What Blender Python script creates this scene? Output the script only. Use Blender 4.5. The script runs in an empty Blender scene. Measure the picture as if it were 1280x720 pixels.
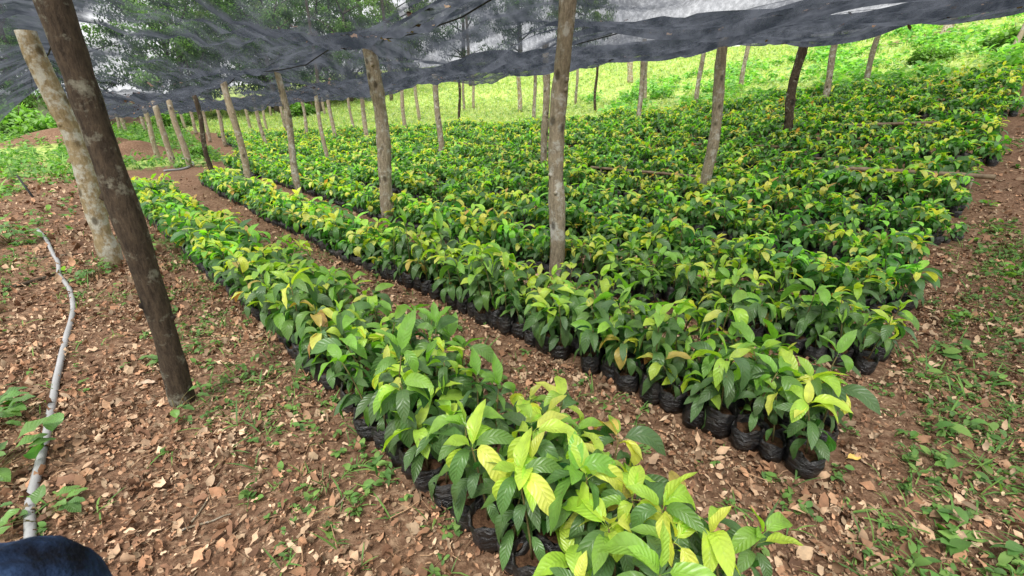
import bpy, math, random
import numpy as np
rng = np.random.default_rng(7); random.seed(7)
scene = bpy.context.scene; COL = scene.collection
R = math.radians
CZ = 1.6; RX, RY = -.687, .727          # rows run along (RX,RY); c grows across the rows

# ------------------------------------------------------------ terrain
def sp(t, k): return k*np.logaddexp(0, np.asarray(t, float)/k)
def base(x, y):
    x = np.asarray(x, float); y = np.asarray(y, float)
    c = x*.727+y*.687; s = x*RX+y*RY
    w = .42+.58*np.exp(-np.maximum(s, 0)/13)
    z = .205*(sp(c-7, 1.2)-sp(c-20, 1.2))*w
    cc = c-20
    z = z+.22*(sp(cc, 1.5)-sp(cc-24, 3))+.05*(sp(y-42, 4)-sp(y-95, 8))
    # reddish earth mounds left of the beds
    z = z+.55*np.exp(-(((x+14.2)/1.0)**2+((y-18.0)/1.0)**2))+.9*np.exp(-(((x+19.5)/2.2)**2+((y-21)/2.0)**2))
    z = z+.05*np.exp(-(((x+1.89)**2+(y-2.2)**2)/.022))+.05*np.exp(-(((x+4.31)**2+(y-4.71)**2)/.04))
    return z
def lump(x, y):
    x = np.asarray(x, float); y = np.asarray(y, float)
    return (.012*np.sin(2.3*x+1.1*y+.5)*np.sin(1.7*y-.9*x)+.008*np.sin(5.1*x+2.2)*np.sin(4.3*y+1.3*x)
            +.004*np.sin(13*x+3*y)*np.sin(11*y-2*x))
def ter(x, y): return base(x, y)+lump(x, y)
def cs(x, y): return x*.727+y*.687, x*RX+y*RY
def xy(c, s):  # inverse (basis nearly orthonormal)
    det = .727*RY-.687*RX
    return (c*RY-.687*s)/det, (.727*s-RX*c)/det

# ------------------------------------------------------------ materials
def nt_mat(name):
    m = bpy.data.materials.new(name); m.use_nodes = True
    nt = m.node_tree; nt.nodes.clear()
    return m, nt
def N(nt, t, **k):
    n = nt.nodes.new(t)
    for a, b in k.items():
        if a.startswith('i_'):
            key = a[2:]
            key = int(key) if key.isdigit() else key.replace('_', ' ')
            n.inputs[key].default_value = b
        else: setattr(n, a, b)
    return n
def L(nt, a, b): nt.links.new(a, b)
def ramp(nt, fac, stops):
    r = N(nt, 'ShaderNodeValToRGB'); L(nt, fac, r.inputs[0])
    el = r.color_ramp.elements
    while len(el) < len(stops): el.new(.5)
    for e, (p, c) in zip(el, stops):
        e.position = p; e.color = (*c, 1) if len(c) == 3 else c
    return r.outputs[0]
def math_(nt, op, a, b=None):
    n = N(nt, 'ShaderNodeMath', operation=op)
    for i, v in enumerate((a, b)):
        if v is None: continue
        if isinstance(v, (int, float)): n.inputs[i].default_value = v
        else: L(nt, v, n.inputs[i])
    return n.outputs[0]
def mixc(nt, f, a, b, mode='MIX'):
    n = N(nt, 'ShaderNodeMix', data_type='RGBA', blend_type=mode)
    for sock, v in ((n.inputs[0], f), (n.inputs[6], a), (n.inputs[7], b)):
        if isinstance(v, (int, float)): sock.default_value = v
        elif isinstance(v, tuple): sock.default_value = (*v, 1)
        else: L(nt, v, sock)
    return n.outputs[2]
def noise(nt, vec, scale, detail=4, rough=.55):
    n = N(nt, 'ShaderNodeTexNoise'); n.inputs['Scale'].default_value = scale
    n.inputs['Detail'].default_value = detail; n.inputs['Roughness'].default_value = rough
    if vec is not None: L(nt, vec, n.inputs['Vector'])
    return n.outputs['Fac']
def bump(nt, h, st, dist=.01):
    b = N(nt, 'ShaderNodeBump'); b.inputs['Strength'].default_value = st; b.inputs['Distance'].default_value = dist
    L(nt, h, b.inputs['Height']); return b.outputs[0]

def leaf_material(name, veins=True, trans=.3, rough=.36, spec=.5):
    m, nt = nt_mat(name)
    at = N(nt, 'ShaderNodeAttribute', attribute_name='tint')
    col = at.outputs['Color']
    geo = N(nt, 'ShaderNodeNewGeometry'); tc = N(nt, 'ShaderNodeTexCoord')
    oi = N(nt, 'ShaderNodeObjectInfo')
    nz = noise(nt, tc.outputs['Object'], 30, 3)
    col = mixc(nt, 1.0, col, ramp(nt, nz, [(.3, (.82, .82, .82)), (.7, (1.15, 1.12, 1.05))]), 'MULTIPLY')
    norm = None
    if veins:
        sp_ = noise(nt, tc.outputs['Object'], 55, 3, .6)
        bl = noise(nt, tc.outputs['Object'], 7, 3, .5)
        spot = math_(nt, 'MULTIPLY', ramp(nt, sp_, [(.66, (0, 0, 0)), (.70, (1, 1, 1))]), ramp(nt, bl, [(.5, (0, 0, 0)), (.6, (.85, .85, .85))]))
        col = mixc(nt, spot, col, (.16, .09, .03))
        uv = N(nt, 'ShaderNodeUVMap', uv_map='UVMap'); sx = N(nt, 'ShaderNodeSeparateXYZ'); L(nt, uv.outputs[0], sx.inputs[0])
        a = math_(nt, 'ABSOLUTE', math_(nt, 'SUBTRACT', sx.outputs[1], .5))
        ph = math_(nt, 'SUBTRACT', math_(nt, 'MULTIPLY', sx.outputs[0], 11.0), math_(nt, 'MULTIPLY', a, 3.2))
        fr = math_(nt, 'FRACT', ph)
        d = math_(nt, 'ABSOLUTE', math_(nt, 'SUBTRACT', fr, .5))       # .5 at a vein
        vein = math_(nt, 'SMOOTH_MIN', math_(nt, 'MULTIPLY', d, 2), 1.0)
        side = ramp(nt, vein, [(.78, (0, 0, 0)), (.97, (1, 1, 1))])
        mid = ramp(nt, a, [(.012, (1, 1, 1)), (.04, (0, 0, 0))])
        vm = mixc(nt, 1.0, side, mid, 'LIGHTEN')
        col = mixc(nt, math_(nt, 'MULTIPLY', vm, .22), col, mixc(nt, .5, col, (.35, .45, .16)))
        h = math_(nt, 'SUBTRACT', math_(nt, 'MULTIPLY', math_(nt, 'POWER', vein, 2.0), -1.0), math_(nt, 'MULTIPLY', mid, .6))
        norm = bump(nt, h, .36, .006)
    # paler matt underside
    col2 = mixc(nt, geo.outputs['Backfacing'], col, mixc(nt, .35, col, (.20, .27, .10)))
    p = N(nt, 'ShaderNodeBsdfPrincipled'); p.inputs['Roughness'].default_value = rough
    p.inputs['Specular IOR Level'].default_value = spec
    L(nt, col2, p.inputs['Base Color'])
    tr = N(nt, 'ShaderNodeBsdfTranslucent'); L(nt, mixc(nt, 1.0, col, (1.5, 1.55, .6), 'MULTIPLY'), tr.inputs['Color'])
    if norm: L(nt, norm, p.inputs['Normal'])
    mx = N(nt, 'ShaderNodeMixShader'); mx.inputs[0].default_value = trans
    L(nt, p.outputs[0], mx.inputs[1]); L(nt, tr.outputs[0], mx.inputs[2])
    o = N(nt, 'ShaderNodeOutputMaterial'); L(nt, mx.outputs[0], o.inputs[0])
    return m
def simple(name, stops, scale=8, rough=.8, spec=.3, bstr=.4, bdist=.01, stretch=(1, 1, 1), tint=False, metallic=0, detail=6):
    m, nt = nt_mat(name)
    tc = N(nt, 'ShaderNodeTexCoord'); mp = N(nt, 'ShaderNodeMapping'); mp.inputs['Scale'].default_value = stretch
    L(nt, tc.outputs['Object'], mp.inputs[0])
    nz = noise(nt, mp.outputs[0], scale, detail, .6)
    col = ramp(nt, nz, stops)
    if tint:
        at = N(nt, 'ShaderNodeAttribute', attribute_name='tint')
        col = mixc(nt, 1.0, at.outputs['Color'], col, 'MULTIPLY')
    p = N(nt, 'ShaderNodeBsdfPrincipled'); p.inputs['Roughness'].default_value = rough
    p.inputs['Specular IOR Level'].default_value = spec
    L(nt, col, p.inputs['Base Color']); L(nt, bump(nt, noise(nt, mp.outputs[0], scale*2.5, 5, .65), bstr, bdist), p.inputs['Normal'])
    o = N(nt, 'ShaderNodeOutputMaterial'); L(nt, p.outputs[0], o.inputs[0])
    return m
def bark(name, dark, mid, lichen, lich=.62, crack=True):
    m, nt = nt_mat(name)
    tc = N(nt, 'ShaderNodeTexCoord'); oi = N(nt, 'ShaderNodeObjectInfo')
    ad = N(nt, 'ShaderNodeVectorMath', operation='ADD'); L(nt, tc.outputs['Object'], ad.inputs[0]); L(nt, oi.outputs['Random'], ad.inputs[1])
    mp = N(nt, 'ShaderNodeMapping'); mp.inputs['Scale'].default_value = (1, 1, .3); L(nt, ad.outputs[0], mp.inputs[0])
    n1 = noise(nt, mp.outputs[0], 42, 10, .75); n2 = noise(nt, ad.outputs[0], 9, 6, .7); n3 = noise(nt, ad.outputs[0], 60, 4, .7)
    col = ramp(nt, n1, [(.3, dark), (.62, mid)])
    col = mixc(nt, ramp(nt, n2, [(lich-.05, (0, 0, 0)), (lich+.07, (1, 1, 1))]), col, lichen)
    col = mixc(nt, .35, col, ramp(nt, n3, [(.3, (.3, .3, .3)), (.7, (1, 1, 1))]), 'MULTIPLY')
    # knots and branch scars
    vo = N(nt, 'ShaderNodeTexVoronoi'); vo.inputs['Scale'].default_value = 3.6 if name == 'dark_bark' else 5.5
    mp2 = N(nt, 'ShaderNodeMapping'); mp2.inputs['Scale'].default_value = (1.2, 1.2, .8); L(nt, ad.outputs[0], mp2.inputs[0]); L(nt, mp2.outputs[0], vo.inputs['Vector'])
    kn = ramp(nt, vo.outputs['Distance'], [(.13, (1, 1, 1)), (.25, (0, 0, 0))])
    col = mixc(nt, math_(nt, 'MULTIPLY', kn, .75), col, (dark[0]*.3, dark[1]*.3, dark[2]*.3))
    p = N(nt, 'ShaderNodeBsdfPrincipled'); p.inputs['Roughness'].default_value = .9; p.inputs['Specular IOR Level'].default_value = .2
    L(nt, col, p.inputs['Base Color'])
    hh = math_(nt, 'ADD', n1, math_(nt, 'MULTIPLY', kn, -.4))
    L(nt, bump(nt, hh, 1.0, .022), p.inputs['Normal'])
    o = N(nt, 'ShaderNodeOutputMaterial'); L(nt, p.outputs[0], o.inputs[0])
    return m

M = {}
M['leaf'] = leaf_material('seedling_leaf', trans=.38)
M['weed'] = leaf_material('weed_leaf', veins=False, trans=.35, rough=.55, spec=.2)
M['treeleaf'] = leaf_material('tree_leaf', veins=False, trans=.35, rough=.5, spec=.25)
M['stem'] = simple('green_brown_stem', [(.3, (.10, .07, .03)), (.7, (.16, .15, .05))], 40)
M['soil'] = simple('potting_soil', [(.3, (.035, .018, .010)), (.7, (.13, .07, .04))], 60, .95, .1, .9, .01)
M['bark_grey'] = bark('grey_bark', (.12, .095, .062), (.40, .335, .235), (.52, .50, .43), .56)
M['bark_dark'] = bark('dark_bark', (.016, .011, .008), (.10, .073, .048), (.26, .25, .19), .59)
M['bark_pale'] = bark('pale_bark', (.20, .145, .07), (.42, .33, .19), (.55, .53, .44), .52)
M['bark_far'] = bark('dry_bark', (.20, .15, .095), (.45, .37, .26), (.52, .49, .42), .57)
M['trunk'] = bark('tree_bark', (.05, .04, .03), (.14, .11, .08), (.25, .25, .2), .6)
M['bamboo'] = simple('dry_bamboo', [(.3, (.11, .075, .045)), (.7, (.27, .205, .13))], 9, .6, .3, .3, .005, (1, 1, 1))
M['litter'] = simple('dead_leaf', [(.3, (.8, .78, .76)), (.7, (1.32, 1.22, 1.14))], 40, .75, .2, .3, .004, tint=True)
M['hose'] = simple('grey_plastic_pipe', [(.3, (.24, .24, .235)), (.7, (.33, .33, .335))], 4, .45, .4, .05, .002)
M['wire'] = simple('black_rope', [(.3, (.02, .02, .02)), (.7, (.05, .05, .05))], 20)
M['denim'] = simple('blue_denim', [(.36, (.003, .004, .008)), (.52, (.012, .024, .055)), (.68, (.05, .09, .18))], 9, .95, .1, 1.0, .012, (1, 1.6, 2.5))
M['cloth'] = simple('grey_shirt', [(.3, (.10, .11, .12)), (.7, (.16, .17, .18))], 30, .9, .1)
M['skin'] = simple('skin', [(.3, (.20, .10, .06)), (.7, (.26, .14, .09))], 10, .5, .3, .1)
M['white'] = simple('white_roof', [(.3, (.6, .65, .7)), (.7, (.8, .82, .85))], 3, .5)
M['house'] = simple('house_wall', [(.3, (.5, .48, .44)), (.7, (.6, .58, .52))], 3, .8)

# black polythene
m, nt = nt_mat('black_polythene')
tc = N(nt, 'ShaderNodeTexCoord'); mp = N(nt, 'ShaderNodeMapping'); mp.inputs['Scale'].default_value = (1, 1, 2.6); L(nt, tc.outputs['Object'], mp.inputs[0])
p = N(nt, 'ShaderNodeBsdfPrincipled'); p.inputs['Roughness'].default_value = .32; p.inputs['Specular IOR Level'].default_value = .6
nz = noise(nt, mp.outputs[0], 14, 6, .6)
dust = noise(nt, tc.outputs['Object'], 7, 5, .7)
L(nt, ramp(nt, dust, [(.5, (.010, .010, .011)), (.75, (.06, .045, .032))]), p.inputs['Base Color'])
L(nt, ramp(nt, dust, [(.45, (.28, .28, .28)), (.7, (.7, .7, .7))]), p.inputs['Roughness'])
L(nt, bump(nt, nz, 1.0, .03), p.inputs['Normal'])
o = N(nt, 'ShaderNodeOutputMaterial'); L(nt, p.outputs[0], o.inputs[0]); M['bag'] = m

# shade cloth: the share of light a woven net lets through falls with the slant (k / cos)
m, nt = nt_mat('shade_cloth')
tc = N(nt, 'ShaderNodeTexCoord'); at = N(nt, 'ShaderNodeAttribute', attribute_name='dens')
lw = N(nt, 'ShaderNodeLayerWeight'); lw.inputs['Blend'].default_value = .5
cosv = math_(nt, 'MAXIMUM', math_(nt, 'SUBTRACT', 1.0, lw.outputs['Facing']), .17)
mp = N(nt, 'ShaderNodeMapping'); mp.inputs['Rotation'].default_value = (0, 0, R(-43.4)); mp.inputs['Scale'].default_value = (1.5, .7, 1); L(nt, tc.outputs['Object'], mp.inputs[0])
st = noise(nt, mp.outputs[0], 3.0, 6, .65)
band = ramp(nt, st, [(.34, (.05, .05, .05)), (.52, (.13, .13, .13)), (.7, (.38, .38, .38))])
fine = noise(nt, mp.outputs[0], 20.0, 4, .7)
kk = math_(nt, 'MULTIPLY', band, ramp(nt, fine, [(.35, (.75, .75, .75)), (.65, (1.25, 1.25, 1.25))]))
kk = math_(nt, 'ADD', kk, math_(nt, 'MULTIPLY', at.outputs['Fac'], ramp(nt, fine, [(.38, (.65, .65, .65)), (.6, (1.2, 1.2, 1.2))])))
op = math_(nt, 'SUBTRACT', 1.0, math_(nt, 'EXPONENT', math_(nt, 'MULTIPLY', math_(nt, 'DIVIDE', kk, cosv), -1.0)))
op = math_(nt, 'MINIMUM', op, .95)
df = N(nt, 'ShaderNodeBsdfDiffuse'); df.inputs['Color'].default_value = (.028, .033, .043, 1)
L(nt, ramp(nt, fine, [(.35, (.02, .025, .033)), (.5, (.036, .043, .055)), (.68, (.075, .085, .10))]), df.inputs['Color'])
tl = N(nt, 'ShaderNodeBsdfTranslucent'); L(nt, ramp(nt, st, [(.38, (.03, .036, .048)), (.62, (.11, .12, .145))]), tl.inputs['Color'])
m1 = N(nt, 'ShaderNodeMixShader'); m1.inputs[0].default_value = .5; L(nt, df.outputs[0], m1.inputs[1]); L(nt, tl.outputs[0], m1.inputs[2])
tp = N(nt, 'ShaderNodeBsdfTransparent')
m2 = N(nt, 'ShaderNodeMixShader'); L(nt, op, m2.inputs[0]); L(nt, tp.outputs[0], m2.inputs[1]); L(nt, m1.outputs[0], m2.inputs[2])
o = N(nt, 'ShaderNodeOutputMaterial'); L(nt, m2.outputs[0], o.inputs[0]); M['net'] = m

# ground
m, nt = nt_mat('ground_earth_and_grass')
tc = N(nt, 'ShaderNodeTexCoord'); at = N(nt, 'ShaderNodeAttribute', attribute_name='green')
P_ = tc.outputs['Object']
n1 = noise(nt, P_, 1.3, 6, .6); n2 = noise(nt, P_, 22, 8, .7); n3 = noise(nt, P_, 90, 4, .7)
soil = ramp(nt, n2, [(.3, (.055, .030, .018)), (.48, (.165, .095, .058)), (.64, (.36, .24, .155))])
soil = mixc(nt, ramp(nt, n1, [(.4, (0, 0, 0)), (.65, (.7, .7, .7))]), soil, ramp(nt, n3, [(.35, (.07, .036, .022)), (.65, (.24, .14, .085))]))
grs = ramp(nt, noise(nt, P_, 6, 8, .7), [(.3, (.20, .30, .07)), (.55, (.42, .52, .16)), (.75, (.52, .56, .24))])
big = ramp(nt, noise(nt, P_, .25, 5, .6), [(.35, (.75, .8, .7)), (.65, (1.15, 1.1, 1.1))])
grs = mixc(nt, 1.0, grs, big, 'MULTIPLY')
gf = math_(nt, 'ADD', at.outputs['Fac'], math_(nt, 'MULTIPLY', math_(nt, 'SUBTRACT', noise(nt, P_, .9, 6, .65), .5), .9))
col = mixc(nt, ramp(nt, gf, [(.42, (0, 0, 0)), (.58, (1, 1, 1))]), soil, grs)
p = N(nt, 'ShaderNodeBsdfPrincipled'); p.inputs['Roughness'].default_value = .95; p.inputs['Specular IOR Level'].default_value = .1
L(nt, col, p.inputs['Base Color'])
L(nt, bump(nt, math_(nt, 'ADD', n2, math_(nt, 'MULTIPLY', n3, .4)), .8, .03), p.inputs['Normal'])
o = N(nt, 'ShaderNodeOutputMaterial'); L(nt, p.outputs[0], o.inputs[0]); M['ground'] = m

# ------------------------------------------------------------ mesh collecting
class MB:
    def __init__(s): s.v = []; s.q = []; s.uv = []; s.c = []; s.mi = []; s.n = 0
    def add(s, v, q, uv=None, col=None, mi=0):
        v = np.asarray(v, np.float32).reshape(-1, 3); q = np.asarray(q, np.int32).reshape(-1, 4)
        k = len(v); s.v.append(v); s.q.append(q+s.n); s.n += k
        s.uv.append(np.zeros((k, 2), np.float32) if uv is None else np.asarray(uv, np.float32).reshape(-1, 2))
        if col is None: col = (1, 1, 1)
        col = np.asarray(col, np.float32)
        s.c.append(np.broadcast_to(col, (k, 3)) if col.ndim == 1 else col.reshape(-1, 3))
        s.mi.append(np.full(len(q), mi, np.int32))
    def arrays(s): return tuple(np.concatenate(a) for a in (s.v, s.q, s.uv, s.c, s.mi))
    def mesh(s, name, mats, smooth=True):
        v, q, uv, c, mi = s.arrays()
        return raw_mesh(name, v, q, uv, c, mi, mats, smooth)
def raw_mesh(name, v, q, uv, c, mi, mats, smooth=True):
    me = bpy.data.meshes.new(name)
    me.vertices.add(len(v)); me.vertices.foreach_set('co', v.astype(np.float32).ravel())
    me.loops.add(len(q)*4); me.loops.foreach_set('vertex_index', q.astype(np.int32).ravel())
    me.polygons.add(len(q)); me.polygons.foreach_set('loop_start', np.arange(0, len(q)*4, 4, dtype=np.int32))
    me.polygons.foreach_set('loop_total', np.full(len(q), 4, np.int32))
    me.polygons.foreach_set('material_index', mi.astype(np.int32))
    me.polygons.foreach_set('use_smooth', np.full(len(q), smooth, bool))
    if uv is not None:
        l = me.uv_layers.new(name='UVMap'); l.data.foreach_set('uv', uv[q.ravel()].astype(np.float32).ravel())
    if c is not None:
        a = me.attributes.new('tint', 'FLOAT_COLOR', 'POINT')
        a.data.foreach_set('color', np.concatenate([c, np.ones((len(c), 1), np.float32)], 1).astype(np.float32).ravel())
    for mt in mats: me.materials.append(mt)
    me.update(calc_edges=True)
    return me
def link(name, me, parent=None, loc=(0, 0, 0), rot=(0, 0, 0), sc=1):
    o = bpy.data.objects.new(name, me); COL.objects.link(o)
    o.parent = parent; o.location = loc; o.rotation_euler = rot; o.scale = (sc,)*3
    return o
def tag(o, label=None, cat=None, group=None, kind=None):
    if label: o['label'] = label
    if cat: o['category'] = cat
    if group: o['group'] = group
    if kind: o['kind'] = kind
    return o
def empty(name, loc=(0, 0, 0), rz=0, sc=1):
    o = bpy.data.objects.new(name, None); COL.objects.link(o); o.location = loc; o.rotation_euler = (0, 0, rz); o.scale = (sc,)*3
    o.empty_display_size = .1
    return o
def gridq(a, b):  # quads of an a x b vertex grid
    i = np.arange(a*b).reshape(a, b)
    return np.stack([i[:-1, :-1], i[1:, :-1], i[1:, 1:], i[:-1, 1:]], -1).reshape(-1, 4)
def tube(mb, pts, rad, n=10, mi=0, jit=0, col=None, cap=True, seed=0):
    pts = np.asarray(pts, float); rad = np.broadcast_to(np.asarray(rad, float), (len(pts),)).copy()
    if cap:
        pts = np.concatenate([pts[:1], pts, pts[-1:]]); rad = np.concatenate([[1e-4], rad, [1e-4]])
    t = np.gradient(pts, axis=0)
    for i in range(len(t)):
        if np.linalg.norm(t[i]) < 1e-8: t[i] = t[max(i-1, 0)] if i else pts[-1]-pts[0]
    t /= np.linalg.norm(t, axis=1)[:, None]+1e-12
    ref = np.array([0, 0, 1.]) if abs(t[0][2]) < .8 else np.array([1., 0, 0])
    a = np.cross(t, ref); a /= np.linalg.norm(a, axis=1)[:, None]+1e-12; b = np.cross(t, a)
    ph = np.linspace(0, 2*np.pi, n, endpoint=False)
    r = rad[:, None]*np.ones(n)
    if jit:
        g = np.random.default_rng(seed); r = r*(1+jit*g.normal(size=r.shape)*.6+jit*g.normal(size=(len(rad), 1)))
    v = pts[:, None]+r[..., None]*(np.cos(ph)[None, :, None]*a[:, None]+np.sin(ph)[None, :, None]*b[:, None])
    i = np.arange(len(pts)*n).reshape(len(pts), n); j = np.roll(i, -1, 1)
    q = np.stack([i[:-1], j[:-1], j[1:], i[1:]], -1).reshape(-1, 4)
    uv = np.stack(np.meshgrid(np.linspace(0, 1, len(pts)), np.linspace(0, 1, n), indexing='ij'), -1)
    mb.add(v, q, uv, col, mi)

# ------------------------------------------------------------ leaves
def leaves(mb, org, az, pitch, droop, Ln, W, col, nl=6, nw=2, fold=.25, twist=None, pet=.17, corr=0, mi=0, tipcol=None, wave=0, shape=0):
    """a batch of leaves: origin (n,3), azimuth, start pitch, total droop, length, width, colour (n,3)"""
    n = len(org); t = np.linspace(0, 1, nl+1); a = np.linspace(-1, 1, nw+1)
    lt = np.clip((t-pet)/(1-pet), 0, 1)
    prof = (lt**.62)*(1-lt)**.78
    prof = prof/prof.max(); prof[t >= pet] += .03*(1-lt[t >= pet]); prof = prof*(1-.35*np.clip((lt-.72)/.28, 0, 1)); prof = np.maximum(prof, .028)
    if nl < 4: prof = np.interp(t, [0, .33, .66, 1], [.03, .85, .95, .04])
    th = pitch[:, None]-droop[:, None]*np.minimum(1, t[None]*1.55)**1.1*(.8+.2*t[None])
    ds = Ln[:, None]/nl
    thm = (th[:, 1:]+th[:, :-1])/2
    r = np.concatenate([np.zeros((n, 1)), np.cumsum(np.cos(thm)*ds, 1)], 1)
    z = np.concatenate([np.zeros((n, 1)), np.cumsum(np.sin(thm)*ds, 1)], 1)
    hw = W[:, None]/2*prof[None]
    ca, sa = np.cos(az)[:, None, None], np.sin(az)[:, None, None]
    tw = np.zeros(n) if twist is None else twist
    ct, stw = np.cos(tw)[:, None, None], np.sin(tw)[:, None, None]
    lat = hw[:, :, None]*a[None, None]
    up = np.abs(lat)*fold
    if corr: up = up+corr*Ln[:, None, None]*np.sin(2*np.pi*(9*t[None, :, None]-1.3*np.abs(a)[None, None]))*np.abs(a)[None, None]*prof[None, :, None]
    if wave: up = up+wave*W[:, None, None]*np.sin(2*np.pi*(2.3*t[None, :, None])+az[:, None, None]*7)*a[None, None]*prof[None, :, None]
    lat2 = lat*ct-up*stw; up2 = up*ct+lat*stw
    nx, nz = -np.sin(th)[:, :, None], np.cos(th)[:, :, None]
    rr = r[:, :, None]+up2*nx; zz = z[:, :, None]+up2*nz
    v = np.stack([rr*ca-lat2*sa, rr*sa+lat2*ca, zz], -1)+org[:, None, None]
    k = (nl+1)*(nw+1)
    q = (gridq(nl+1, nw+1)[None]+(np.arange(n)*k)[:, None, None]).reshape(-1, 4)
    q = q[:, ::-1]
    uv = np.broadcast_to(np.stack(np.meshgrid(t, (a+1)/2, indexing='ij'), -1)[None], (n, nl+1, nw+1, 2))
    c = np.broadcast_to(col[:, None, None], (n, nl+1, nw+1, 3)).copy()
    if tipcol is not None:
        f = (t**2)[None, :, None, None]*tipcol[1][:, None, None, None]
        c = c*(1-f)+np.asarray(tipcol[0])*f
    mb.add(v, q, uv.reshape(-1, 2), c.reshape(-1, 3), mi)

MATURE = np.array([[.026, .095, .030], [.034, .125, .032], [.052, .170, .036], [.036, .125, .055], [.110, .270, .038]])
FLUSH = np.array([[.36, .60, .045], [.50, .67, .060], [.25, .50, .045], [.68, .70, .12], [.58, .40, .09], [.46, .22, .09]])
def plant_layout(g, flush):
    """stem points and leaf parameters of one young seedling, base at the soil of its bag"""
    H = g.uniform(.16, .36); lean = g.normal(0, .035, 2)
    f = np.linspace(0, 1, 5); pts = np.stack([lean[0]*f**1.5, lean[1]*f**1.5, .11+H*f], 1)
    nm = g.integers(11, 17)
    fm = np.sort(g.uniform(.16, .97, nm)); az = np.arange(nm)*2.4+g.uniform(0, 6.28)+g.normal(0, .3, nm)
    org = np.stack([np.interp(fm, f, pts[:, k]) for k in range(3)], 1)
    Ln = g.uniform(.115, .235, nm)*(1-.2*(1-fm)); W = Ln*g.uniform(.23, .33, nm)
    pit = R(25)+R(25)*fm+g.normal(0, R(20), nm); dr = g.uniform(R(62), R(155), nm)
    col = MATURE[g.choice(5, nm, p=[.24, .28, .22, .14, .12])]*g.uniform(.8, 1.25, (nm, 1))
    mat = dict(org=org, az=az, pitch=pit, droop=dr, Ln=Ln, W=W, col=col, tw=g.normal(0, .5, nm))
    nf = {'yellow': g.integers(5, 8), 'copper': g.integers(4, 7), 'green': g.integers(3, 5)}[flush]
    az2 = g.uniform(0, 6.28)+np.arange(nf)*2.2+g.normal(0, .3, nf)
    fo = np.tile(pts[-1], (nf, 1)); fo[:, 2] -= g.uniform(-.01, .05, nf)
    L2 = g.uniform(.11, .195, nf); W2 = L2*g.uniform(.26, .36, nf)
    pr = {'yellow': [.32, .3, .27, .10, .01, .0], 'copper': [.1, .1, .05, .2, .33, .22], 'green': [.1, 0, .9, 0, 0, 0]}[flush]
    c2 = np.minimum(FLUSH[g.choice(6, nf, p=pr)]*g.uniform(.85, 1.25, (nf, 1)), .85)
    if flush == 'green': c2 = c2*np.array([.7, .85, .8])
    new = dict(org=fo, az=az2, pitch=g.uniform(R(10), R(85), nf), droop=g.uniform(R(25), R(170), nf), Ln=L2, W=W2, col=c2, tw=g.normal(0, .35, nf))
    return pts, mat, new
def add_leaves(mb, d, **k):
    leaves(mb, d['org'], d['az'], d['pitch'], d['droop'], d['Ln'], d['W'], d['col'], twist=d['tw'], **k)
def bag_mesh(mb, g, n=20, rings=7, mi=0, simple_=False):
    ph = np.linspace(0, 2*np.pi, n, endpoint=False)
    zz = np.array([0, .004, .04, .08, .118, .140, .134, .106]); rr = np.array([.02, .052, .064, .068, .066, .066, .060, .055])
    if simple_: zz = np.array([0, .07, .13, .10]); rr = np.array([.05, .067, .064, .05])
    e = 1+.08*np.cos(2*ph+g.uniform(0, 6))
    v = []
    for k, (z, r) in enumerate(zip(zz, rr)):
        jj = g.normal(0, .0032, n)+.004*np.sin(ph*4+z*90+g.uniform(0, 6)) if not simple_ else 0
        rim = (.012*np.sin(ph*2+1+k*.1)+.008*np.sin(ph*5+2)) if z > .11 else 0
        rad = r*e+jj+.003*np.sin(ph*7+z*60)
        v.append(np.stack([rad*np.cos(ph), rad*np.sin(ph), np.full(n, z)+rim], 1))
    v = np.array(v); k = len(zz)
    i = np.arange(k*n).reshape(k, n); j = np.roll(i, -1, 1)
    mb.add(v, np.stack([i[:-1], j[:-1], j[1:], i[1:]], -1).reshape(-1, 4), None, (1, 1, 1), mi)
def disc(mb, g, r, z, n=12, mi=0, amp=.006):
    ph = np.linspace(0, 2*np.pi, n, endpoint=False); v = []
    for f in (.02, .4, .75, 1.0):
        v.append(np.stack([r*f*np.cos(ph), r*f*np.sin(ph), z+g.normal(0, amp, n)], 1))
    i = np.arange(4*n).reshape(4, n); j = np.roll(i, -1, 1)
    mb.add(np.array(v), np.stack([i[:-1], i[1:], j[1:], j[:-1]], -1).reshape(-1, 4), None, (1, 1, 1), mi)

# prototypes of the near seedlings (each part a mesh of its own)
PROTO = []; NP = 18
kinds = ['yellow', 'yellow', 'copper', 'green', 'yellow', 'green', 'yellow', 'yellow', 'green']*2
for k in range(NP):
    g = np.random.default_rng(100+k); pts, mat, new = plant_layout(g, kinds[k])
    b = MB(); bag_mesh(b, g); bagm = b.mesh('bag', [M['bag']])
    b = MB(); disc(b, g, .058, .108); soilm = b.mesh('soil', [M['soil']])
    b = MB(); tube(b, pts, np.linspace(.0045, .0025, 5), 6); stemm = b.mesh('stem', [M['stem']])
    b = MB(); add_leaves(b, mat, nl=14, nw=6, fold=.22, corr=.006, wave=.05); fm = b.mesh('foliage', [M['leaf']])
    b = MB(); add_leaves(b, new, nl=12, nw=4, fold=.35, corr=.004, wave=.08); nm_ = b.mesh('young_leaves', [M['leaf']])
    PROTO.append(dict(bag=bagm, soil=soilm, stem=stemm, foliage=fm, young=nm_, kind=kinds[k]))
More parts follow.
